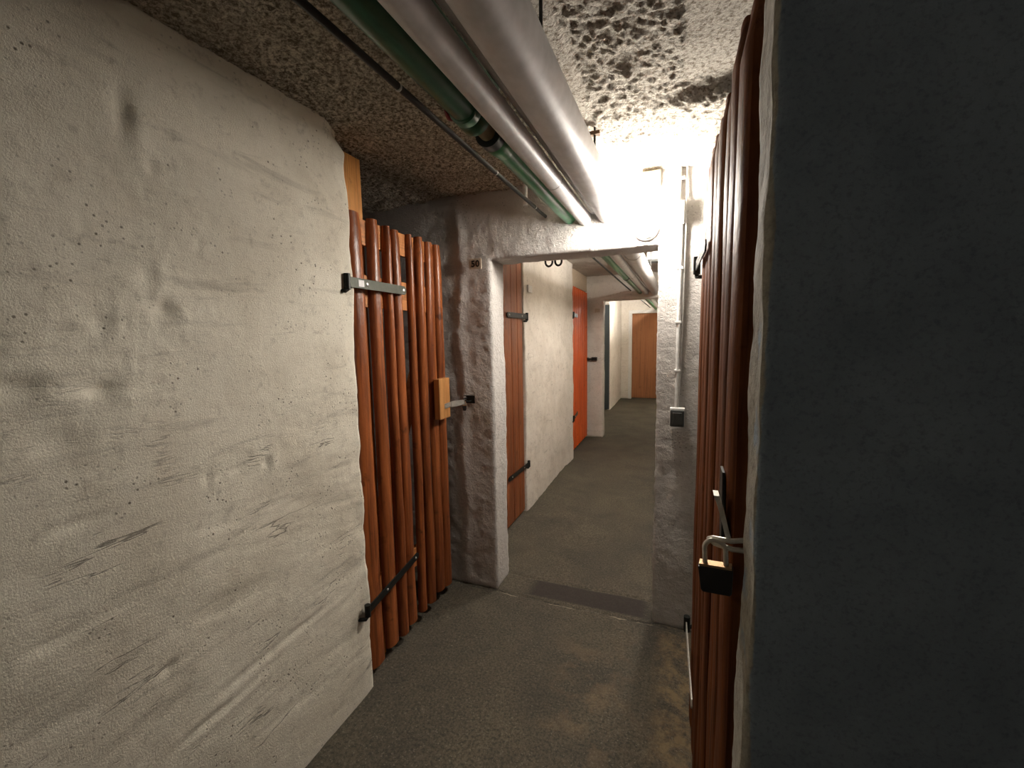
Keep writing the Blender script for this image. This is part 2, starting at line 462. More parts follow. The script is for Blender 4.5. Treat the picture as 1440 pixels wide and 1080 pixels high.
# walls of the second stretch
S_('wall_left', axis((-1.36, -1.2, .03)), axis((3.34, 5.08, .018)), axis((0, 2.38, .018)), T, M_wall2, plaster_disp(.012, 2.2, .004, 10, .0022, 34, 41),
   skip=((0, -1), (2, 1), (2, -1)), soft=.004, label='whitewashed left wall beyond the passage, between the brown and orange doors')
S_('wall_left', axis((-1.36, -1.2, .04)), axis((2.375, 2.44, .03)), axis((0, 2.38, .04)), T, M_wall2, plaster_disp(.003), skip=((2, 1), (2, -1)),
   label='short plaster stub of left wall just behind the passage opening')
def passage2(x, y, z): return ~((x > -1.04) & (x < -.03) & (z < 1.995))
S_('wall_middle', axis((-2.6, -1.4, .1), (-1.4, -1.04, .03), (-1.04, -.03, .0337), (-.03, .4, .05)), axis((6.25, 6.43, .03)), axis((0, 1.995, .03), (1.995, 2.4, .03)),
   passage2, M_wall2, plaster_disp(.006, 2.5, .002, 12, .001, 30, 51), soft=.004,
   label='second cross wall with opening, pinkish white, behind the orange door')
S_('wall_left', axis((-1.36, -1.3, .03)), axis((8.68, 10.42, .06)), axis((0, 2.42, .06)), T, M_wall2, plaster_disp(.004, 2.5, .002, 12, .001, 30, 55),
   skip=((2, 1), (2, -1)), label='far left white wall beyond the grey door')
def farw(x, y, z): return ~((x > -1.06) & (x < -.14) & (z < 2.0))
S_('wall_far', axis((-2.4, -1.06, .08), (-1.06, -.14, .046), (-.14, .4, .06)), axis((10.38, 10.62, .06)), axis((0, 2.0, .05), (2.0, 2.45, .05)),
   farw, M_wall2, plaster_disp(.003, 2.5, .002, 12, .001, 30, 61), label='white end wall around the far brown door')
# unseen enclosing walls
def plain(name, x0, x1, y0, y1, z0, z1, label, mat=M_wall2):
    o = MB().box(x0, x1, y0, y1, z0, z1).build(name, mat); return tag(o, label, 'wall', kind='structure')
plain('wall_right', .13, .27, 2.376, 10.4, 0, 2.42, 'right corridor wall hidden behind the passage pillar')
plain('wall_right', 1.6, 1.72, -1.5, 2.40, 0, 2.40, 'outer right wall behind the dark painted wall', M_cell)
plain('wall_back', -1.4, 1.72, -1.62, -1.5, 0, 2.40, 'wall behind the viewpoint', M_cell)
plain('wall_cell', -2.72, -2.6, .2, 10.7, 0, 2.42, 'back wall of the left storage cells', M_cell)
plain('wall_cell', -2.6, -1.345, .25, .35, 0, 2.28, 'side wall of the near left storage cell', M_cell)
plain('wall_cell', -2.6, -1.37, 3.9, 4.0, 0, 2.38, 'dividing wall between the two left storage cells beyond the passage', M_cell)

# ceilings
def ceiling(name, xs, ys, z, disp, mat, label):
    X, Y = np.array(xs), np.array(ys)
    nx, ny = len(X), len(Y)
    V = np.stack([np.repeat(X, ny), np.tile(Y, nx), np.full(nx * ny, z)], 1)
    V[:, 2] -= disp(V)
    I = (np.arange(nx - 1)[:, None] * ny + np.arange(ny - 1)[None]).ravel()
    F = np.stack([I, I + 1, I + ny + 1, I + ny], 1)
    me = bpy.data.meshes.new(name); me.from_pydata(V.tolist(), [], F.tolist()); me.materials.append(mat)
    for p in me.polygons: p.use_smooth = True
    o = bpy.data.objects.new(name, me); COL.objects.link(o)
    return tag(o, label, name.split('_')[0], kind='structure')
def sstep(a, b, x): t = np.clip((x - a) / (b - a), 0, 1); return t * t * (3 - 2 * t)
def ceil_disp(V):
    x, y = V[:, 0], V[:, 1]
    r = .012 * fbm(V, 3, 2, 71) + .007 * np.abs(fbm(V, 20, 2, 72)) + .010 * np.abs(fbm(V, 48, 3, 73))
    # a smooth trowelled band beside the big pipe, a smooth patch at the upper right
    band = sstep(-.42, -.40, x) * (1 - sstep(-.315, -.30, x)) * (1 - sstep(1.70, 1.74, y))
    patch = sstep(-.02, 0.0, x) * (1 - sstep(1.50, 1.56, y + .03 * np.sin(x * 30))) * (x < .6)
    sm = np.maximum(band, patch)
    d = r * (1 - sm) + sm * (.012 + .002 * fbm(V, 12, 2, 75))
    # lump that throws the long shadow, and the plaster cove along the cross wall
    lump = np.exp(-(((x - .06 + (y - 1.62) * .8) / .13) ** 2 + ((y - 1.62) / .05) ** 2))
    d += .035 * lump
    d += .02 * np.exp(-(((x + .165) / .02) ** 2 + ((y - 1.40) / .03) ** 2))
    cove = sstep(2.06, 2.19, y + .015 * np.sin(x * 14)) * (x > -.4) * (x < .3)
    d = d * (1 - .7 * cove) + .03 * cove
    d += .03 * sstep(1.75, 1.9, y) * (1 - sstep(1.98, 2.12, y)) * np.clip(fbm(V, 5, 2, 77), 0, 1) * (x > -.3)
    left = (x < -.55)
    d += .02 * left * sstep(1.75, 2.1, y) * np.clip(fbm(V, 4, 2, 78) + .2, 0, 1) * 1.0
    return d - .012
ceiling('ceiling', axis((-2.7, -1.75, .04), (-1.75, -.6, .0085), (-.6, .32, .006), (.32, 1.7, .05)), axis((-1.6, .2, .06), (.2, .8, .0085), (.8, 2.21, .006)), 2.278, ceil_disp, M_ceil,
        'rough pebbly grey-white ceiling over the near corridor')
ceiling('ceiling', axis((-2.7, -1.4, .08), (-1.4, .3, .022)), axis((2.2, 6.5, .025)), 2.35,
        lambda V: .010 * np.abs(fbm(V, 16, 3, 82)) + .006 * fbm(V, 3, 2, 83), M_ceil2, 'rough ceiling over the corridor beyond the passage')
ceiling('ceiling', axis((-2.7, .3, .08)), axis((6.4, 10.7, .08)), 2.40, lambda V: .006 * np.abs(fbm(V, 10, 2, 85)), M_ceil2, 'pale ceiling at the far end of the cellar')
# floor
def floor_disp(V):
    x, y = V[:, 0], V[:, 1]
    d = .004 * fbm(V, 3, 2, 91) + .0008 * fbm(V, 40, 2, 92)
    crack = np.exp(-((y - 2.185 - .006 * np.sin(x * 13) - .004 * np.sin(x * 41)) / .005) ** 2) * (x > -1.3) * (x < .1)
    crack2 = np.exp(-((y - 2.383 - .005 * np.sin(x * 17)) / .006) ** 2) * (x > -.97) * (x < -.1)
    return d + .008 * crack + .006 * crack2
ceiling('floor', axis((-2.7, -1.3, .06), (-1.3, .15, .012), (.15, 1.7, .08)), axis((-1.6, .6, .06), (.6, 2.5, .008), (2.5, 7, .03), (7, 10.7, .1)), .002, floor_disp, M_floor,
        'worn grey-brown concrete floor with a dark patched strip at the threshold')
# floor normals point up already through winding; nothing rests below it

# ------------------------------------------------------------------ half-log slats
def half_log(mb, yc, w, depth, z0, z1, xb, side, seed, taper=1.0, lean=0.0, step=.035, seg=11, pointed=False, power=.8):
    """half-round paling: flat back at x=xb, round face bulging towards side (+1/-1) along x"""
    n = int((z1 - z0) / step); rows = []
    for i in range(n + 1):
        z = z0 + (z1 - z0) * i / n; t = i / n
        k = 1 + .10 * n1(z * 3.1, seed) + .035 * n1(z * 11, seed + 3)
        wv = w * k * (1 + (1 - taper) * (t - .5)); dp = depth * (1 + .10 * n1(z * 5, seed + 7))
        yy = yc + lean * (t - .5) + .006 * n1(z * 2.3, seed + 11)
        if i > n - 2: q = .86 if not pointed else .62; wv *= q; dp *= q
        if i == n - 1: z = z1 - step * (.22 if not pointed else .30)
        row = []
        for s in range(seg):
            a = math.pi * s / (seg - 1)
            row.append((xb + side * dp * math.sin(a) ** power, yy - wv / 2 * math.cos(a), z))
        rows.append(row)
    vs = [p for r in rows for p in r]; fs = []
    for i in range(n):
        for s in range(seg - 1):
            a = i * seg + s; fs.append((a, a + 1, a + seg + 1, a + seg))
        fs.append((i * seg + seg - 1, i * seg, (i + 1) * seg, (i + 1) * seg + seg - 1))
    fs.append(tuple(range(seg))); fs.append(tuple(n * seg + s for s in range(seg)))
    mb.add(vs, fs)

def padlock(name, label, top, w, h, t, dirx, mat_body, mat_shackle, shr, shh, tilt=0, lip=True):
    """top: centre of body top; dirx: unit vector along the width"""
    r = empty(name, top); dx = Vector(dirx).normalized(); up = Vector((0, 0, 1)); dn = dx.cross(up)
    rot = Matrix.Rotation(tilt, 3, dn); ux = rot @ dx; uz = rot @ up
    o = Vector(top)
    b = MB().plate(o - dn * t / 2, ux, uz, [(-w / 2, 0), (-w / 2 + .003, -h + .004), (-w / 2 + .006, -h), (w / 2 - .006, -h), (w / 2 - .003, -h + .004), (w / 2, 0)], t)
    b.build('lock_body', mat_body, r, bevel=.0015)
    if lip:
        l = MB().plate(o - dn * t * .42 + uz * .0005, ux, uz, [(-w * .46, 0), (w * .46, 0), (w * .46, .004), (-w * .46, .004)], t * .84)
        l.build('brass_top', M_brass, r)
    pts = []
    for k in range(17):
        a = math.pi * k / 16
        pts.append(o + ux * (-math.cos(a) * shr) + uz * (shh - shr + math.sin(a) * shr))
    pts = [o + ux * -shr - uz * .002] + pts + [o + ux * shr - uz * .002]
    MB().tube(pts, w * .075, 12).build('shackle', mat_shackle, r, smooth=True)
    return tag(r, label, 'padlock')

# ------------------------------------------------------------------ slatted door on the left
def strap_hinge(root, pin, tip, height, mat, bolts, sticker=None, wallx=None, side=1, up=0):
    """strap from pin to tip (both (x,y,z)), visible face towards side*x"""
    p, q = Vector(pin), Vector(tip); u = (q - p); L = u.length; u.normalize()
    z = Vector((0, 0, 1)); z = (z - u * u.dot(z)).normalized()
    ol = [(0, -height * .5), (L - height * .5, -height * .5)]
    for k in range(1, 8):
        a = -math.pi / 2 + math.pi * k / 8
        ol.append((L - height * .5 + math.cos(a) * height * .5, math.sin(a) * height * .5))
    ol += [(L - height * .5, height * .5), (0, height * .5)]
    nn = u.cross(z); th = .005 * (1 if nn.x * side > 0 else -1)
    h = MB().plate(p, u, z, ol, th).build('strap_hinge', mat, root, bevel=.001)
    kn = MB().tube([p + Vector((0, 0, -height * .75)), p + Vector((0, 0, height * .75))], .012, 14)
    # pintle bent into the wall
    if wallx is not None:
        kn.tube([p + Vector((0, 0, -height * .7)), p + Vector((0, -.012, -height * .9)), Vector((wallx, p.y - .03, p.z - height * .9))], .008, 10)
    child(kn, 'hinge_pin', M_black, h, smooth=True)
    for (d, r) in bolts:
        c = p + u * d + Vector((side * .005, 0, 0))
        child(MB().tube([c, c + Vector((side * .002, 0, 0)), c + Vector((side * .004, 0, 0))], [r, r * .9, r * .4], 14), 'bolt', M_bolt, h, smooth=True)
    if sticker:
        a, b, hh = sticker
        c = p + Vector((side * .0056, 0, 0))
        child(MB().plate(c, u, z, [(a, -hh), (b, -hh), (b, hh), (a, hh)], .0004), 'price_sticker', M_sticker, h)
    return h

d1 = empty('door_1', (-1.25, 1.40, 0))
tag(d1, 'reddish brown half-log slatted cellar door on the left, number 50', 'door', kind='structure')
mb = MB()
k_ = .957
tw = 1.06
sl = [  # top centre, lower centre, width
    (1.500, 1.502, .100), (1.627, 1.622, .083), (1.713, 1.705, .058), (1.790, 1.793, .078), (1.897, 1.888, .058), (1.990, 1.980, .072), (2.083, 2.082, .080), (2.172, 2.170, .074)]
tops = [2.035, 2.030, 2.022, 2.020, 2.022, 2.026, 2.02, 2.02]
bots = [.035, .055, .05, .055, .06, .06, .07, .06]
for i, (yt, ym, wd) in enumerate(sl):
    half_log(mb, ((yt + ym) / 2 + .004 * (-1) ** i) * k_, wd * k_ * (.95 if i not in (3, 4, 5) else .88), .026 + .004 * (i % 3), bots[i], 1.5 + (tops[i] - 1.5) * .97, -1.258, 1, 100 + i * 17, 1.0 + (.36 if i in (4, 2) else .24), (yt - ym) * k_)
mb.build('slat_panel', M_slat, d1, smooth=True)
for (z0, z1) in ((1.90, 2.005), (1.64, 1.775), (.32, .42)):
    MB().box(-1.283, -1.2585, 1.40, 2.115, z0, z1).build('cross_rail', M_rail, d1, bevel=.002)
MB().plate((-1.2835, 1.44, .42), (0, 1.0, 1.95), (0, -1.95, 1.0), [(0, -.05), (1.38, -.05), (1.38, .05), (0, .05)], -.018).build('diagonal_brace', M_rail, d1)
strap_hinge(d1, (-1.183, 1.312, 1.722), (-1.219, 1.735, 1.728), .04, M_olive, [(.118, .0085), (.40, .0085)], (.062, .098, .013), -1.215, 1)
strap_hinge(d1, (-1.180, 1.315, .385), (-1.214, 1.735, .415), .034, M_black, [(.14, .006), (.39, .006)], None, -1.215, 1)
# shadow gap piece: lock block on the last slats
MB().box(-1.222, -1.188, 1.955, 2.065, 1.065, 1.285).build('lock_block', M_block, d1, bevel=.003)
MB().box(-1.258, -1.222, 1.985, 2.05, 1.08, 1.27).build('lock_block', M_block, d1)
hp = MB()
hp.plate((-1.187, 2.00, 1.133), (0, 1, .02), (0, 0, 1), [(0, -.014), (.066, -.014), (.066, .014), (0, .014)], .003)
hsp = hp.build('hasp', M_steel, d1, bevel=.0008)
child(MB().plate((-1.182, 2.066, 1.135), (.55, .83, .05), (0, 0, 1), [(0, -.015), (.03, -.017), (.085, -.012), (.09, 0), (.085, .012), (.03, .017), (0, .015)], -.003), 'hasp_arm', M_steel, hsp)
for yy in (2.012, 2.05):
    for zz in (1.125, 1.143):
        child(MB().tube([(-1.185, yy, zz), (-1.182, yy, zz)], .003, 8), 'screw', M_bolt, hsp)
stp = MB().tube([(-1.145, 2.193, 1.155), (-1.145, 2.150, 1.155), (-1.137, 2.138, 1.15), (-1.125, 2.138, 1.145), (-1.118, 2.150, 1.14), (-1.118, 2.193, 1.14)], .004, 8)
stp.plate((-1.165, 2.188, 1.125), (1, 0, 0), (0, 0, 1), [(0, 0), (.07, 0), (.07, .045), (0, .045)], .004)
stp.build('staple', M_black, d1)
padlock('padlock', 'small brass and black padlock hanging on the staple beside door 50', (-1.136, 2.136, 1.117), .024, .028, .012, (1, .2, 0), M_pad, M_steel, .007, .034)
# orange board standing in the door opening
tag(MB().box(-1.31, -1.288, 1.37, 1.545, 0.0, 2.262).build('trim_2', M_post, bevel=.002), 'light orange wooden post behind the slatted door, rising to the ceiling', 'post', kind='structure')

# ------------------------------------------------------------------ slatted door on the right
d2 = empty('door_2', (.09, 1.80, 0))
tag(d2, 'dark brown half-log slatted door at right edge beside the grey wall', 'door', kind='structure')
def fx(y): return .112 - .022 * (y - .745)
mb = MB()
rs = [(.745, .872, 2.00, .032), (.880, .985, 2.05, .028), (.99, 1.10, 2.035, .024), (1.105, 1.225, 2.035, .028), (1.23, 1.345, 2.04, .026), (1.35, 1.46, 2.05, .028), (1.465, 1.585, 2.06, .026), (1.59, 1.72, 2.05, .028)]
for i, (a, b, zt, dp) in enumerate(rs):
    c = (a + b) / 2
    half_log(mb, c, (b - a), dp, .03, zt, fx(c), -1, 300 + i * 13, 1.06, .004 * ((i % 3) - 1), pointed=True, power=.3)
mb.build('slat_panel', M_dslat, d2, smooth=True)
for (z0, z1) in ((1.68, 1.78), (.36, .46)):
    MB().plate((fx(.75) + .0005, .76, z0), (-.0219, 1, 0), (0, 0, 1), [(0, 0), (.95, 0), (.95, .1), (0, .1)], .024).build('cross_rail', M_rail, d2)
def rstrap(z, zt, mat):
    p = Vector((.052, 1.80, z)); q = Vector((.064, 1.39, zt))
    u = (q - p); L = u.length; u.normalize(); zz = Vector((0, 0, 1))
    h = MB().plate(p, u, zz, [(0, -.017), (L, -.017), (L + .012, 0), (L, .017), (0, .017)], .005).build('strap_hinge', mat, d2, bevel=.0008)
    child(MB().tube([p + Vector((0, 0, -.03)), p + Vector((0, 0, .035))], .013, 12).tube([p + Vector((0, 0, -.03)), p + Vector((.0, .03, -.035)), Vector((.1, 1.86, z - .035))], .008, 8), 'hinge_pin', M_black, h, smooth=True)
    for d in (.06, .2, .36):
        c = p + u * d; child(MB().tube([c + Vector((-.001, 0, 0)), c + Vector((-.006, 0, 0))], .007, 10), 'bolt', M_bolt, h, smooth=True)
rstrap(1.755, 1.755, M_black)
rstrap(.30, .30, M_steel)
# hasp: leaf screwed to the door, swung over to the staple
hb = MB().plate((.0765, .835, 1.262), (0, -1, 0), (0, 0, -1), [(0, 0), (.04, 0), (.055, .06), (.06, .12), (.03, .12), (0, .05)], -.004).build('hasp', M_black, d2)
leaf = MB(); pts = [(.0610, 1.236), (.0650, 1.224), (.0700, 1.208), (.0745, 1.190), (.0790, 1.172), (.0830, 1.160)]
for (a, za), (b, zb) in zip(pts[:-1], pts[1:]):
    vs = [(a - .004, .748, za), (a + .004, .748, za), (a + .004, .775, za), (a - .004, .775, za), (b - .004, .748, zb), (b + .004, .748, zb), (b + .004, .775, zb), (b - .004, .775, zb)]
    leaf.add(vs, [(0, 1, 2, 3), (4, 7, 6, 5), (0, 4, 5, 1), (1, 5, 6, 2), (2, 6, 7, 3), (3, 7, 4, 0)])
child(leaf, 'hasp_leaf', M_steel, hb)
st = [(.112, .728, 1.178), (.082, .726, 1.172), (.058, .738, 1.168), (.052, .748, 1.162), (.060, .745, 1.156), (.085, .730, 1.157), (.112, .726, 1.16)]
MB().tube(st, .0042, 10).build('staple', M_steel, d2, smooth=True)
padlock('padlock', 'large black padlock with brass top hanging from the hasp of the right door', (.062, .735, 1.122), .052, .043, .020, (1, -.12, 0), M_pad, M_steel, .0155, .044, .06)

# ------------------------------------------------------------------ doors of the second stretch
d3 = empty('door_3', (-1.22, 3.3, 0))
tag(d3, 'dark brown plank door on the left just inside the passage', 'door', kind='structure')
ys = [2.45, 2.60, 2.76, 2.92, 3.07, 3.20, 3.315]
mb = MB()
for a, b in zip(ys[:-1], ys[1:]): mb.box(-1.235, -1.208, a + .002, b - .002, .03, 2.16)
mb.build('plank_panel', M_plank, d3, bevel=.004)
for z0 in (.38, 1.60): MB().box(-1.262, -1.2355, 2.47, 3.30, z0, z0 + .1).build('cross_rail', M_rail, d3)
strap_hinge(d3, (-1.190, 3.38, 1.668), (-1.200, 2.96, 1.668), .042, M_black, [(.12, .008), (.38, .008)], None, -1.215, 1)
strap_hinge(d3, (-1.190, 3.38, .415), (-1.200, 2.93, .415), .036, M_black, [(.12, .006), (.38, .006)], None, -1.215, 1)
d4 = empty('door_4', (-1.26, 5.2, 0))
tag(d4, 'bright orange-red slatted door further down on the left', 'door', kind='structure')
mb = MB()
for i in range(9):
    a = 5.12 + i * .115
    half_log(mb, a + .057, .11, .02, .05, 2.12 - .002 * i, -1.262, 1, 500 + i * 9, 1.0, 0, .08, 7)
mb.build('slat_panel', M_red, d4, smooth=True)
for z0 in (.3, 1.7): MB().box(-1.287, -1.263, 5.13, 6.14, z0, z0 + .1).build('cross_rail', M_rail, d4)
strap_hinge(d4, (-1.192, 5.06, 1.755), (-1.236, 5.46, 1.755), .045, M_black, [(.15, .008)], None, -1.215, 1)
strap_hinge(d4, (-1.192, 5.06, .50), (-1.236, 5.46, .50), .045, M_black, [(.15, .008)], None, -1.215, 1)
hs = MB().plate((-1.236, 6.08, 1.17), (0, 1, 0), (0, 0, 1), [(0, -.02), (.09, -.02), (.09, .02), (0, .02)], .004)
hs.build('hasp', M_black, d4)
st4 = MB().box(-1.20, -1.12, 6.2, 6.245, 1.14, 1.19).tube([(-1.24, 6.17, 1.165), (-1.18, 6.21, 1.165)], .012, 8).build('staple', M_black, d4)
tag(MB().box(-1.30, -1.275, 5.09, 6.24, 2.13, 2.345).build('trim_3', simple('cream_board', (.62, .50, .36), .7), bevel=.002), 'cream board closing the gap above the orange-red door', 'board', kind='structure')
# far doors
tag(MB().box(-2.2, -1.31, 8.62, 8.66, .02, 2.1).build('door_5', M_steeld, bevel=.004), 'dark grey door standing at the far left beyond the second opening', 'door', kind='structure')
tag(MB().box(-2.58, -2.2, 8.62, 8.72, 0, 2.39).box(-2.2, -1.31, 8.62, 8.72, 2.11, 2.39).build('wall_far', M_wall2), 'white wall around the far grey door', 'wall', kind='structure')
fd = tag(MB().box(-1.06, -.14, 10.45, 10.49, .015, 1.995).build('door_6', M_far, bevel=.003), 'plain brown door closing the far end of the corridor', 'door', kind='structure')
MB_h = MB().tube([(-.25, 10.45, 1.0), (-.25, 10.40, 1.0), (-.36, 10.40, 1.0)], .01, 8)
child(MB_h, 'door_handle', M_steel, fd, smooth=True)
tr = MB().box(-1.13, -1.06, 10.365, 10.40, 0, 2.07).box(-.14, -.07, 10.365, 10.40, 0, 2.07).box(-1.06, -.14, 10.365, 10.40, 2.0, 2.07)
tag(tr.build('trim_1', M_white), 'white frame around the far brown door', 'door frame', kind='structure')

# ------------------------------------------------------------------ pipes
Y0, Y1 = -1.49, 10.37
def pipe(name, x, z, r, mat, label, y1=Y1, sag=0):
    pts = [(x, y, z + .0015 * math.sin(y * 2.1)) for y in [Y0 + (y1 - Y0) * i / 60 for i in range(61)]]
    root = empty(name, (x, 1.0, z))
    MB().tube(pts, r, 28).build('pipe_run', mat, root, smooth=True)
    return tag(root, label, 'pipe')
def ring(root, y, r, th, w_, mat, name, x=None, z=None, lip=.003):
    x = root.location.x; z = root.location.z
    MB().tube([(x, y - w_ / 2, z), (x, y - w_ / 2 + lip, z), (x, y + w_ / 2 - lip, z), (x, y + w_ / 2, z)], [r + th * .6, r + th, r + th, r + th * .6], 28).build(name, mat, root, smooth=True)
pb = pipe('insulated_pipe', -.335, 2.105, .062, M_foil, 'thickest silvery white insulated pipe under the ceiling')
for y in (.35, 1.9, 3.3, 4.9): ring(pb, y, .062, .0012, .004, M_tape, 'joint_band', lip=.001)
pa = pipe('insulated_pipe', -.458, 2.083, .034, M_foil, 'middle off-white insulated pipe between the green and the thickest pipe')
for y in (.6, 1.62, 3.0, 4.4, 5.8): ring(pa, y, .034, .0012, .004, M_tape, 'joint_band', lip=.001)
pc = pipe('insulated_pipe', -.4135, 2.114, .0145, M_foil, 'thin pale pipe tucked above and between the insulated pipes')
# green pipe: a larger run up to the joint, a slimmer one beyond
gx, gz = -.536, 2.095
pg = empty('green_pipe', (gx, 1.1, gz)); tag(pg, 'green painted pipe with a broken joint and black clamp', 'pipe')
MB().tube([(gx, Y0, gz), (gx, .2, gz), (gx, 1.10, gz)], .037, 28).build('pipe_run', M_green_shade, pg, smooth=True)
MB().tube([(gx, 1.25, gz), (gx, 2.2, gz), (gx, 5, gz), (gx, Y1, gz)], .032, 28).build('pipe_run', M_green_lit, pg, smooth=True)
MB().tube([(gx, 1.08, gz), (gx, 1.17, gz), (gx, 1.26, gz)], [.027, .025, .026], 20).build('exposed_pipe', M_green2, pg, smooth=True)
MB().tube([(gx, 1.045, gz), (gx, 1.05, gz), (gx, 1.075, gz), (gx, 1.08, gz)], [.038, .043, .043, .040], 28).tube(
    [(gx, 1.082, gz), (gx, 1.088, gz), (gx, 1.122, gz), (gx, 1.128, gz)], [.040, .044, .044, .036], 28).build('coupling', M_green_shade, pg, smooth=True)
MB().tube([(gx, 1.200, gz), (gx, 1.203, gz), (gx, 1.240, gz), (gx, 1.245, gz)], [.030, .041, .041, .034], 28).build('clamp', M_clamp, pg, smooth=True)
MB().tube([(gx, 1.243, gz), (gx, 1.25, gz), (gx, 1.28, gz), (gx, 1.33, gz)], [.034, .039, .038, .032], 28).build('coupling', M_green_lit, pg, smooth=True)
for y in (3.0, 4.6): MB().tube([(gx, y, gz), (gx, y + .05, gz)], .036, 24).build('clamp', M_clamp, pg, smooth=True)
# second dark green line above it
p2 = empty('green_pipe', (-.492, .6, 2.165)); tag(p2, 'dark green pipe tucked behind the larger green pipe near the camera', 'pipe')
MB().tube([(-.492, Y0, 2.163), (-.492, .3, 2.163), (-.492, 1.13, 2.163)], .021, 20).build('pipe_run', M_green_shade, p2, smooth=True)
MB().tube([(-.492, 1.13, 2.163), (-.492, 1.15, 2.185), (-.492, 1.155, 2.29)], .021, 20).build('elbow', M_green_shade, p2, smooth=True)
# red valve wheel
hw = empty('valve_wheel', (-.60, 1.10, 2.125)); tag(hw, 'small dark red valve wheel beside the green pipe joint', 'valve')
pts = [(-.600 + .005 * math.sin(a), 1.10 + .024 * math.cos(a), 2.125 + .024 * math.sin(a)) for a in [2 * math.pi * k / 24 for k in range(25)]]
MB().tube(pts, .006, 8).tube([(-.6, 1.078, 2.125), (-.6, 1.122, 2.125)], .005, 8).tube([(-.6, 1.1, 2.103), (-.6, 1.1, 2.147)], .005, 8).build('wheel', M_redp, hw, smooth=True)
MB().tube([(-.607, 1.10, 2.125), (-.555, 1.10, 2.12)], .006, 10).build('stem', M_bolt, hw, smooth=True)
# thin rod-like conduit
rd = pipe('thin_conduit', -.662, 2.118, .0085, M_rod, 'thin dark conduit running parallel left of the pipes')
for y in (.95, 1.55, 2.02, 3.2, 4.6): ring(rd, y, .0085, .0015, .006, M_bolt, 'clip', lip=.001)
for (x, y, z0) in ((-.75, 2.13, 2.175),):
    tag(MB().tube([(x, y, 2.30), (x, y, z0 - .01)], .012, 14).build('pipe_stub', M_white, smooth=True), 'short white pipe stub hanging from ceiling beside the thin conduit', 'pipe')
# hangers for the pipes
def hanger(x, y, zt, zb, label, plate=True, bar=True):
    r = empty('pipe_hanger', (x, y, zt))
    MB().tube([(x, y, zt), (x, y, zb)], .0045, 8).build('threaded_rod', M_rod, r, smooth=True)
    if plate: MB().box(x - .03, x + .02, y - .012, y + .012, zt - .035, zt - .022).build('ceiling_plate', simple('rusty_plate', (.16, .09, .05), .8), r, bevel=.002)
    if bar: MB().box(-.56, x + .008, y - .012, y + .012, 2.046 - .012, 2.046 - .008 - .002).build('support_bar', M_rod, r)
    return tag(r, label, 'hanger', 'pipe hangers')
hanger(-.315, 1.02, 2.285, 2.16, 'dark threaded rod holding the thickest pipe near the top edge', False, False)
hanger(-.318, 1.70, 2.285, 2.15, 'threaded rod with rusty plate at the end of the smooth ceiling strip', True, False)
hanger(-.25, 3.9, 2.35, 2.06, 'thin pipe hanger rod in the corridor beyond the passage', False, False)
# cable loops behind the lintel
for i, (x, rr, lab) in enumerate(((-.722, .022, 'left of the two short cable loops hanging behind the lintel'), (-.668, .020, 'right of the two short cable loops hanging behind the lintel'))):
    pts = [(x - rr, 2.45 + .01 * i, 2.33), (x - rr, 2.45 + .01 * i, 1.96)] + [(x - rr * math.cos(a), 2.45 + .01 * i, 1.935 - rr * 1.3 * math.sin(a)) for a in [math.pi * k / 10 for k in range(1, 10)]] + [(x + rr, 2.45 + .01 * i, 1.96), (x + rr, 2.45 + .01 * i, 2.33)]
    tag(MB().tube(pts, .006, 8).build('cable_loop', M_rod, smooth=True), lab, 'cable', 'cable loops behind the lintel')
for y, x, lab in ((3.55, -.60, 'nearer grey hook hanging between conduit and green pipe beyond the passage'), (4.55, -.60, 'farther grey hook hanging between conduit and green pipe beyond the passage')):
    pts = [(x, y, 2.345), (x, y, 2.13)] + [(x + .02 - .02 * math.cos(a), y, 2.13 - .02 * math.sin(a)) for a in [math.pi * k / 8 for k in range(1, 9)]] + [(x + .04, y, 2.16)]
    tag(MB().tube(pts, .006, 8).build('ceiling_hook', M_rod, smooth=True), lab, 'hook', 'hooks beyond the passage')

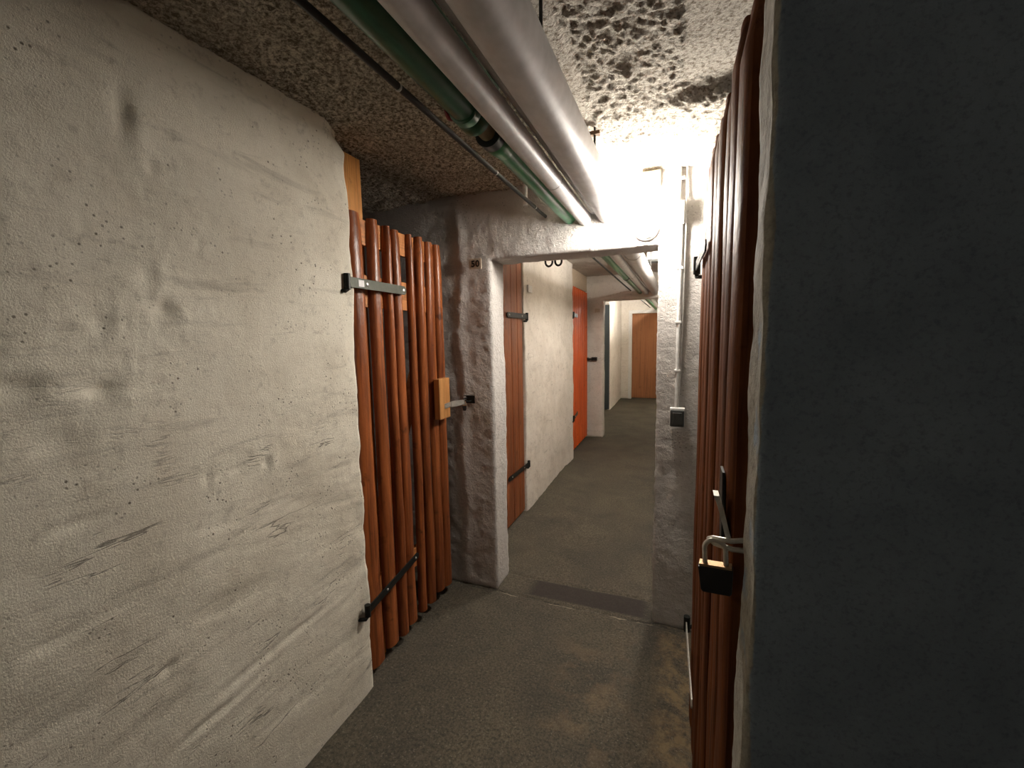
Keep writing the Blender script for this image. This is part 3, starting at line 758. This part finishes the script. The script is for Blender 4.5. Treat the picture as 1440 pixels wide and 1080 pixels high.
# ------------------------------------------------------------------ lamps
def bulkhead(loc, normal, w_, h_, watts, label, along=(0, 0, 1)):
    """oval bulkhead lamp: base, glowing diffuser, wire guard"""
    n = Vector(normal).normalized(); v = Vector(along).normalized(); u = v.cross(n)
    r = empty('bulkhead_lamp', loc); o = Vector(loc)
    def stadium(sc, k=20):
        pts = []; rr = w_ / 2 * sc; hh = h_ / 2 * sc - rr
        for q in range(k):
            a = math.pi * q / (k - 1); pts.append((rr * math.cos(a), hh + rr * math.sin(a)))
        for q in range(k):
            a = math.pi + math.pi * q / (k - 1); pts.append((rr * math.cos(a), -hh + rr * math.sin(a)))
        return pts
    def loft(levels):
        m = MB(); vs = []; nn = 40
        for (d, s) in levels: vs += [o + u * a + v * b + n * d for a, b in stadium(s)]
        fs = []
        for i in range(len(levels) - 1):
            for k in range(nn): a = i * nn + k; b = i * nn + (k + 1) % nn; fs.append((a, b, b + nn, a + nn))
        fs.append(tuple(range(nn))); fs.append(tuple((len(levels) - 1) * nn + k for k in range(nn)))
        return m.add(vs, fs)
    loft([(-.004, 1.0), (.014, 1.0), (.018, .95), (.030, .94), (.034, .90)]).build('lamp_base', M_white, r, smooth=True)
    area = math.pi * w_ * h_ * .9
    d = loft([(.034, .88), (.095, .86), (.122, .74), (.134, .50), (.138, .2)]).build('diffuser', glow('lamp_glass_%d' % int(watts), watts / (math.pi * (w_ * h_ * .74 + (w_ + h_) * .09 * 1.4))), r, smooth=True)
    g = MB()
    def bar(f, rng_):
        g.tube([o + f(t) for t in rng_], .0022, 6)
    prof = lambda t: .080 * max(0, 1 - abs(t) ** 3) + .063
    T_ = [-.95 + 1.9 * i / 14 for i in range(15)]
    for bz in (-.22, .22): bar(lambda t: u * (t * w_ * .5) + v * (bz * h_) + n * prof(t), T_)
    bar(lambda t: v * (t * h_ * .5) + n * prof(t), T_)
    g.build('wire_guard', M_white, r, smooth=True)
    return tag(r, label, 'lamp')
bulkhead((-.163, 2.187, 2.038), (0, -1, 0), .116, .186, LAMP1, 'oval glowing bulkhead lamp on the wall above the passage')
bulkhead((.95, -1.495, 2.05), (0, 1, 0), .12, .20, FILL0, 'added dim fill lamp, unseen, on the wall behind the viewpoint')
bulkhead((.125, 3.95, 2.20), (-1, 0, 0), .12, .19, LAMP2, 'oval lamp on the right wall of the corridor beyond the passage, behind the pillar')
cb = empty('junction_box', (-.27, 4.6, 2.33)); tag(cb, 'white box with dark underside on the ceiling beyond the passage', 'junction box')
MB().box(-.33, -.21, 4.55, 4.68, 2.245, 2.345).build('box_body', M_white, cb, bevel=.004)
MB().box(-.325, -.215, 4.555, 4.675, 2.222, 2.246).build('lid', M_grey, cb, bevel=.003)
bulkhead((-.30, 8.4, 2.395), (0, 0, -1), .12, .20, LAMP3, 'ceiling lamp in the farthest stretch of corridor', (0, 1, 0))

# ------------------------------------------------------------------ electrics on the cross wall
jb = empty('junction_box', (-.142, 2.185, 2.21)); tag(jb, 'yellowed junction box directly above the glowing lamp', 'junction box')
MB().box(-.185, -.100, 2.152, 2.192, 2.168, 2.252).build('box_body', M_yell, jb, bevel=.006)
MB().box(-.180, -.105, 2.146, 2.153, 2.173, 2.247).build('lid', M_yell, jb, bevel=.004)
jb = empty('junction_box', (-.025, 2.185, 2.05)); tag(jb, 'white junction box on the wall right of the lamp', 'junction box')
MB().box(-.058, .008, 2.155, 2.192, 2.002, 2.105).build('box_body', M_white, jb, bevel=.006)
MB().box(-.054, .004, 2.149, 2.156, 2.006, 2.101).build('lid', M_white, jb, bevel=.004)
cd = empty('wall_conduit', (-.012, 2.18, 1.15))
tag(cd, 'white vertical conduit running down the wall to the switch', 'conduit')
MB().tube([(-.020, 2.180, 2.29), (-.020, 2.180, 2.105)], .010, 12).build('conduit_run', M_white, cd, smooth=True)
MB().tube([(-.008, 2.180, 2.002), (-.008, 2.181, 1.6), (-.009, 2.180, 1.146)], .010, 12).build('conduit_run', M_white, cd, smooth=True)
MB().tube([(.012, 2.182, 2.28), (.012, 2.182, 1.95), (.004, 2.182, 1.32), (-.002, 2.182, 1.2)], .0035, 8).build('cable', M_white, cd, smooth=True)
for z in (2.2, 1.8, 1.55, 1.32): MB().box(-.024, .004, 2.170, 2.193, z, z + .012).build('saddle_clip', M_white, cd, bevel=.002)
tag(MB().tube([(-.055, 2.178, 2.05), (-.09, 2.176, 2.01), (-.115, 2.176, 1.985)], .004, 8).build('lamp_cable', M_white, smooth=True), 'short white cable from the white junction box to the lamp', 'cable')
sw = empty('light_switch', (-.006, 2.185, 1.105)); tag(sw, 'dark grey surface-mounted light switch on the right pillar', 'light switch')
MB().box(-.040, .028, 2.160, 2.190, 1.062, 1.150).build('switch_box', M_white, sw, bevel=.005)
MB().box(-.038, .026, 2.146, 2.161, 1.060, 1.142).build('switch_cover', M_grey, sw, bevel=.006)
MB().box(-.026, .014, 2.140, 2.147, 1.072, 1.130).build('rocker', M_grey, sw, bevel=.003)

# ------------------------------------------------------------------ number plates
def text_mesh(name, body, size, loc, rot, mat, parent):
    cu = bpy.data.curves.new(name, 'FONT'); cu.body = body; cu.size = size; cu.extrude = .0006; cu.align_x = 'CENTER'; cu.align_y = 'CENTER'
    cu.space_character = 1.12; cu.offset = size * .03
    t = bpy.data.objects.new(name, cu); COL.objects.link(t)
    dg = bpy.context.evaluated_depsgraph_get(); me = bpy.data.meshes.new_from_object(t.evaluated_get(dg))
    bpy.data.objects.remove(t)
    o = bpy.data.objects.new(name, me); COL.objects.link(o); me.materials.clear(); me.materials.append(mat)
    M = Matrix.Translation(loc) @ rot
    me.transform(M)
    o.parent = parent; o.matrix_parent_inverse = Matrix.Translation(-parent.location)
    return o
np_ = empty('number_plate', (-1.062, 2.18, 1.905)); tag(np_, 'small pale number plate reading 50 beside the slatted door', 'number plate')
MB().box(-1.100, -1.026, 2.172, 2.178, 1.878, 1.934).build('plate', M_plate, np_, bevel=.001)
text_mesh('numeral', '50', .048, Vector((-1.062, 2.1712, 1.905)), Matrix.Rotation(math.pi / 2, 4, 'X'), M_ink, np_)
np2 = empty('number_plate', (-1.19, 3.46, 1.90)); tag(np2, 'tiny white number plate beside the brown plank door', 'number plate')
MB().box(-1.196, -1.184, 3.41, 3.51, 1.872, 1.93).build('plate', M_white, np2)
np3 = empty('number_plate', (-1.12, 6.24, 1.86)); tag(np3, 'tiny number plate on the second cross wall beside the orange-red door', 'number plate')
MB().box(-1.155, -1.085, 6.228, 6.240, 1.835, 1.885).build('plate', M_plate, np3)
